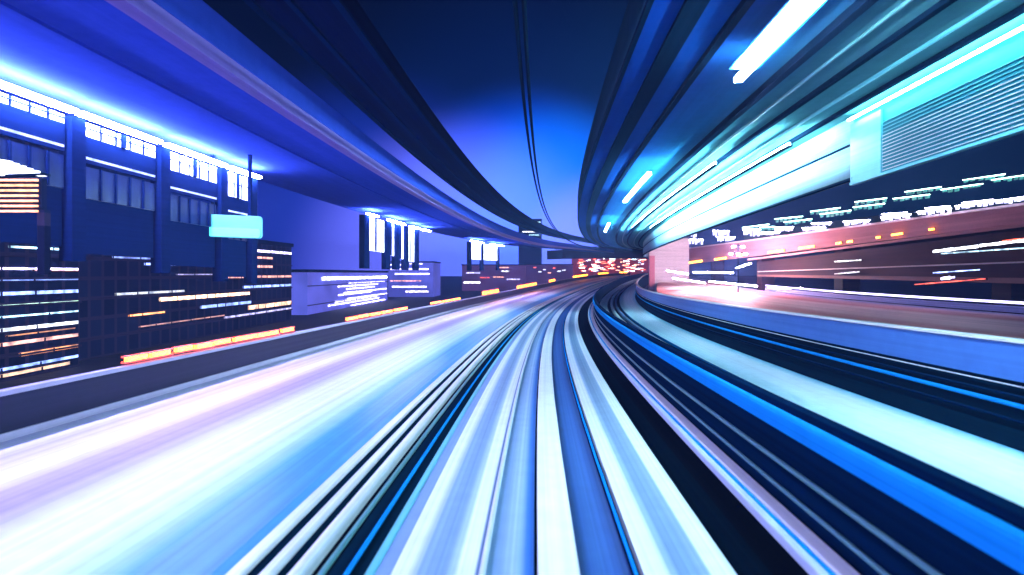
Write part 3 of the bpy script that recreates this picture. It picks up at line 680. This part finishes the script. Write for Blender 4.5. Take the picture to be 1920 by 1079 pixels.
# amber row on the pink viaduct
for i, (x, y, w) in enumerate([(1262, 500, 8), (1292, 493, 24), (1340, 487, 22), (1382, 480, 14), (1440, 474, 30), (1498, 466, 28), (1568, 457, 9), (1588, 454, 10), (1643, 446, 7), (1672, 441, 20), (1742, 431, 9)]):
    Ya, Yb = on_x(x, XV - .25), on_x(x + w, XV - .25); p = at(x, y, Ya); q = at(x + w, y - w * .14, Yb)
    t = thing('warning_lamp', f'small amber lamp on the pink viaduct wall, {ORD[i]} along it', 'lamp', group='amber lamps on the pink viaduct')
    MB().seg(p, q, .1, 3.2 / F * (Ya + Yb) / 2).build('lens', glow('amber_small', (1, .30, .02), 12, .4, 2), t)
    MB().seg(p + Vector((.1, 0, 0)), q + Vector((.1, 0, 0)), .08, 4.6 / F * (Ya + Yb) / 2).build('housing', MAROON, t)
# white lamps row under the right viaduct, blue and red signs
for i, (x0, y0, x1, y1, c, st, lab) in enumerate([(1750, 472, 1835, 462, 'w', 5, 'nearer half of the long white tube row on the maroon wall'), (1838, 461, 1925, 451, 'w', 5, 'right half of the long white tube row on the maroon wall'), (1765, 476, 1925, 465, 'c', 1.2, 'thin cyan tube under the long white row'),
        (1880, 452, 1925, 447, 'r', 2, 'short red tube over the right end of the white row'), (1565, 491, 1615, 488, 'w', 1.5, 'short white tube high on the maroon wall'), (1565, 514, 1612, 510, 'w', .8, 'short dim white tube low on the maroon wall'),
        (1750, 512, 1838, 506, 'b', 2, 'blue violet tube low on the maroon wall'), (1765, 523, 1790, 520, 'v', 5, 'small glaring lilac lamp below the blue tube'), (1715, 534, 1850, 523, 'r', 1.2, 'long thin red tube near the foot of the maroon wall')]):
    X = XV - .9; Ya, Yb = on_x(x0, X), on_x(x1, X); p = at(x0, y0, Ya); q = at(x1, y1, Yb); Y_ = (Ya + Yb) / 2
    t = thing('tube_lamp', lab, 'lamp'); hpx = 5 if st >= 5 else 2.2
    n = 6
    mb = MB()
    for k in range(n): mb.seg(p + (q - p) * (k / n), p + (q - p) * ((k + .9) / n), .08, hpx / F * Y_ * random.uniform(.6, 1.1))
    mb.build('tube', wglow(c, st), t)
    MB().seg(p + Vector((.09, 0, 0)), q + Vector((.09, 0, 0)), .08, (hpx + 1.5) / F * Y_).build('housing', MAROON, t)

# pale pink pier where the track vanishes
pr = thing('end_pier', 'large pale pink lit pier block standing where the tracks vanish', 'pier')
p0, p1 = at(1218, 425, 128), at(1292, 425, 128)
MB().box(p0.x, p1.x, 128, 129, 0, EYE + (Y0 - 447) / F * 128).build('shaft', PINKW, pr)
MB().box(p0.x - .1, p0.x + 1.1, 127.7, 127.99, 0, EYE + (Y0 - 480) / F * 128).build('red_glow_strip', surf('coral_glow_tint', (.72, .24, .30), .6, streak=.2), pr)  # coral strip puts a red lamp glow on the pier's edge

# lamp mast with pink floodlights beside the far viaduct
fm = thing('lamp_mast', 'slim mast with pinkish floodlights in front of the pink viaduct', 'lamp')
b = at(1384, 520, 88)
MB().tube((b.x, 88, 0), (b.x, 88, EYE + 4.6), .10, .07).seg((b.x - 1.3, 88, EYE + 3.2), (b.x + 1.3, 88, EYE + 3.2), .08, .08).seg((b.x - .9, 88, EYE + 4.3), (b.x + .9, 88, EYE + 4.3), .08, .08).build('mast', GIRD, fm)
for x, z in ((-1.1, 2.95), (0, 2.95), (1.1, 2.95), (-.7, 4.05), (.7, 4.05)):
    MB().box(b.x + x - .2, b.x + x + .2, 87.85, 88.15, EYE + z, EYE + z + .14).build('floodlight', glow('pink_flood', (1.0, .42, .50), 1500), fm)

# thin city haze
hz = MB().box(-110, 110, -25, 480, -1.2, EYE + 15).build('haze', bpy.data.materials.new('haze_air')); tag(hz, kind='stuff')
hm = hz.data.materials[0]; hm.use_nodes = True; t = hm.node_tree; t.nodes.clear()
o_ = t.nodes.new('ShaderNodeOutputMaterial'); pv = t.nodes.new('ShaderNodeVolumePrincipled'); pv.inputs['Color'].default_value = (.22, .36, 1.0, 1); pv.inputs['Density'].default_value = HAZE; pv.inputs['Anisotropy'].default_value = .35
t.links.new(pv.outputs[0], o_.inputs['Volume'])

# glowing strips standing in for car headlights on the side road
for i, (px0, py0, px1, py1, lab) in enumerate([(1440, 540, 1504, 541, 'nearest headlight stand-in strip on the side road'), (1330, 528, 1420, 537, 'second headlight stand-in strip on the side road'), (1262, 522, 1322, 531, 'third headlight stand-in strip on the side road, by the outer parapet'),
        (1300, 511, 1375, 512, 'fourth headlight stand-in strip, in the middle of the side road'), (1380, 503, 1408, 494, 'fifth headlight stand-in strip, at the nose of the lower ramp'), (1250, 508, 1290, 514, 'farthest headlight stand-in strip, close to the pink pier')]):
    Y = 2.35 * F / (py0 - Y0) if py0 - Y0 > 12 else 95
    Y2 = 2.35 * F / (py1 - Y0) if py1 - Y0 > 12 else 95
    Y = min(Y, 110); Y2 = min(Y2, 110)
    p = at(px0, py0, Y); q = at(px1, py1, Y2)
    t = thing('light_strip', lab, 'lamp', group='headlight stand-in strips on the side road')
    MB().seg(p, q, .12, .16).build('tube', glow('headlight_strip_white', (1.0, .84, 1.0), 140), t)
    MB().seg(p - Vector((0, 0, .14)), q - Vector((0, 0, .14)), .3, .10).build('base', MAROON, t)
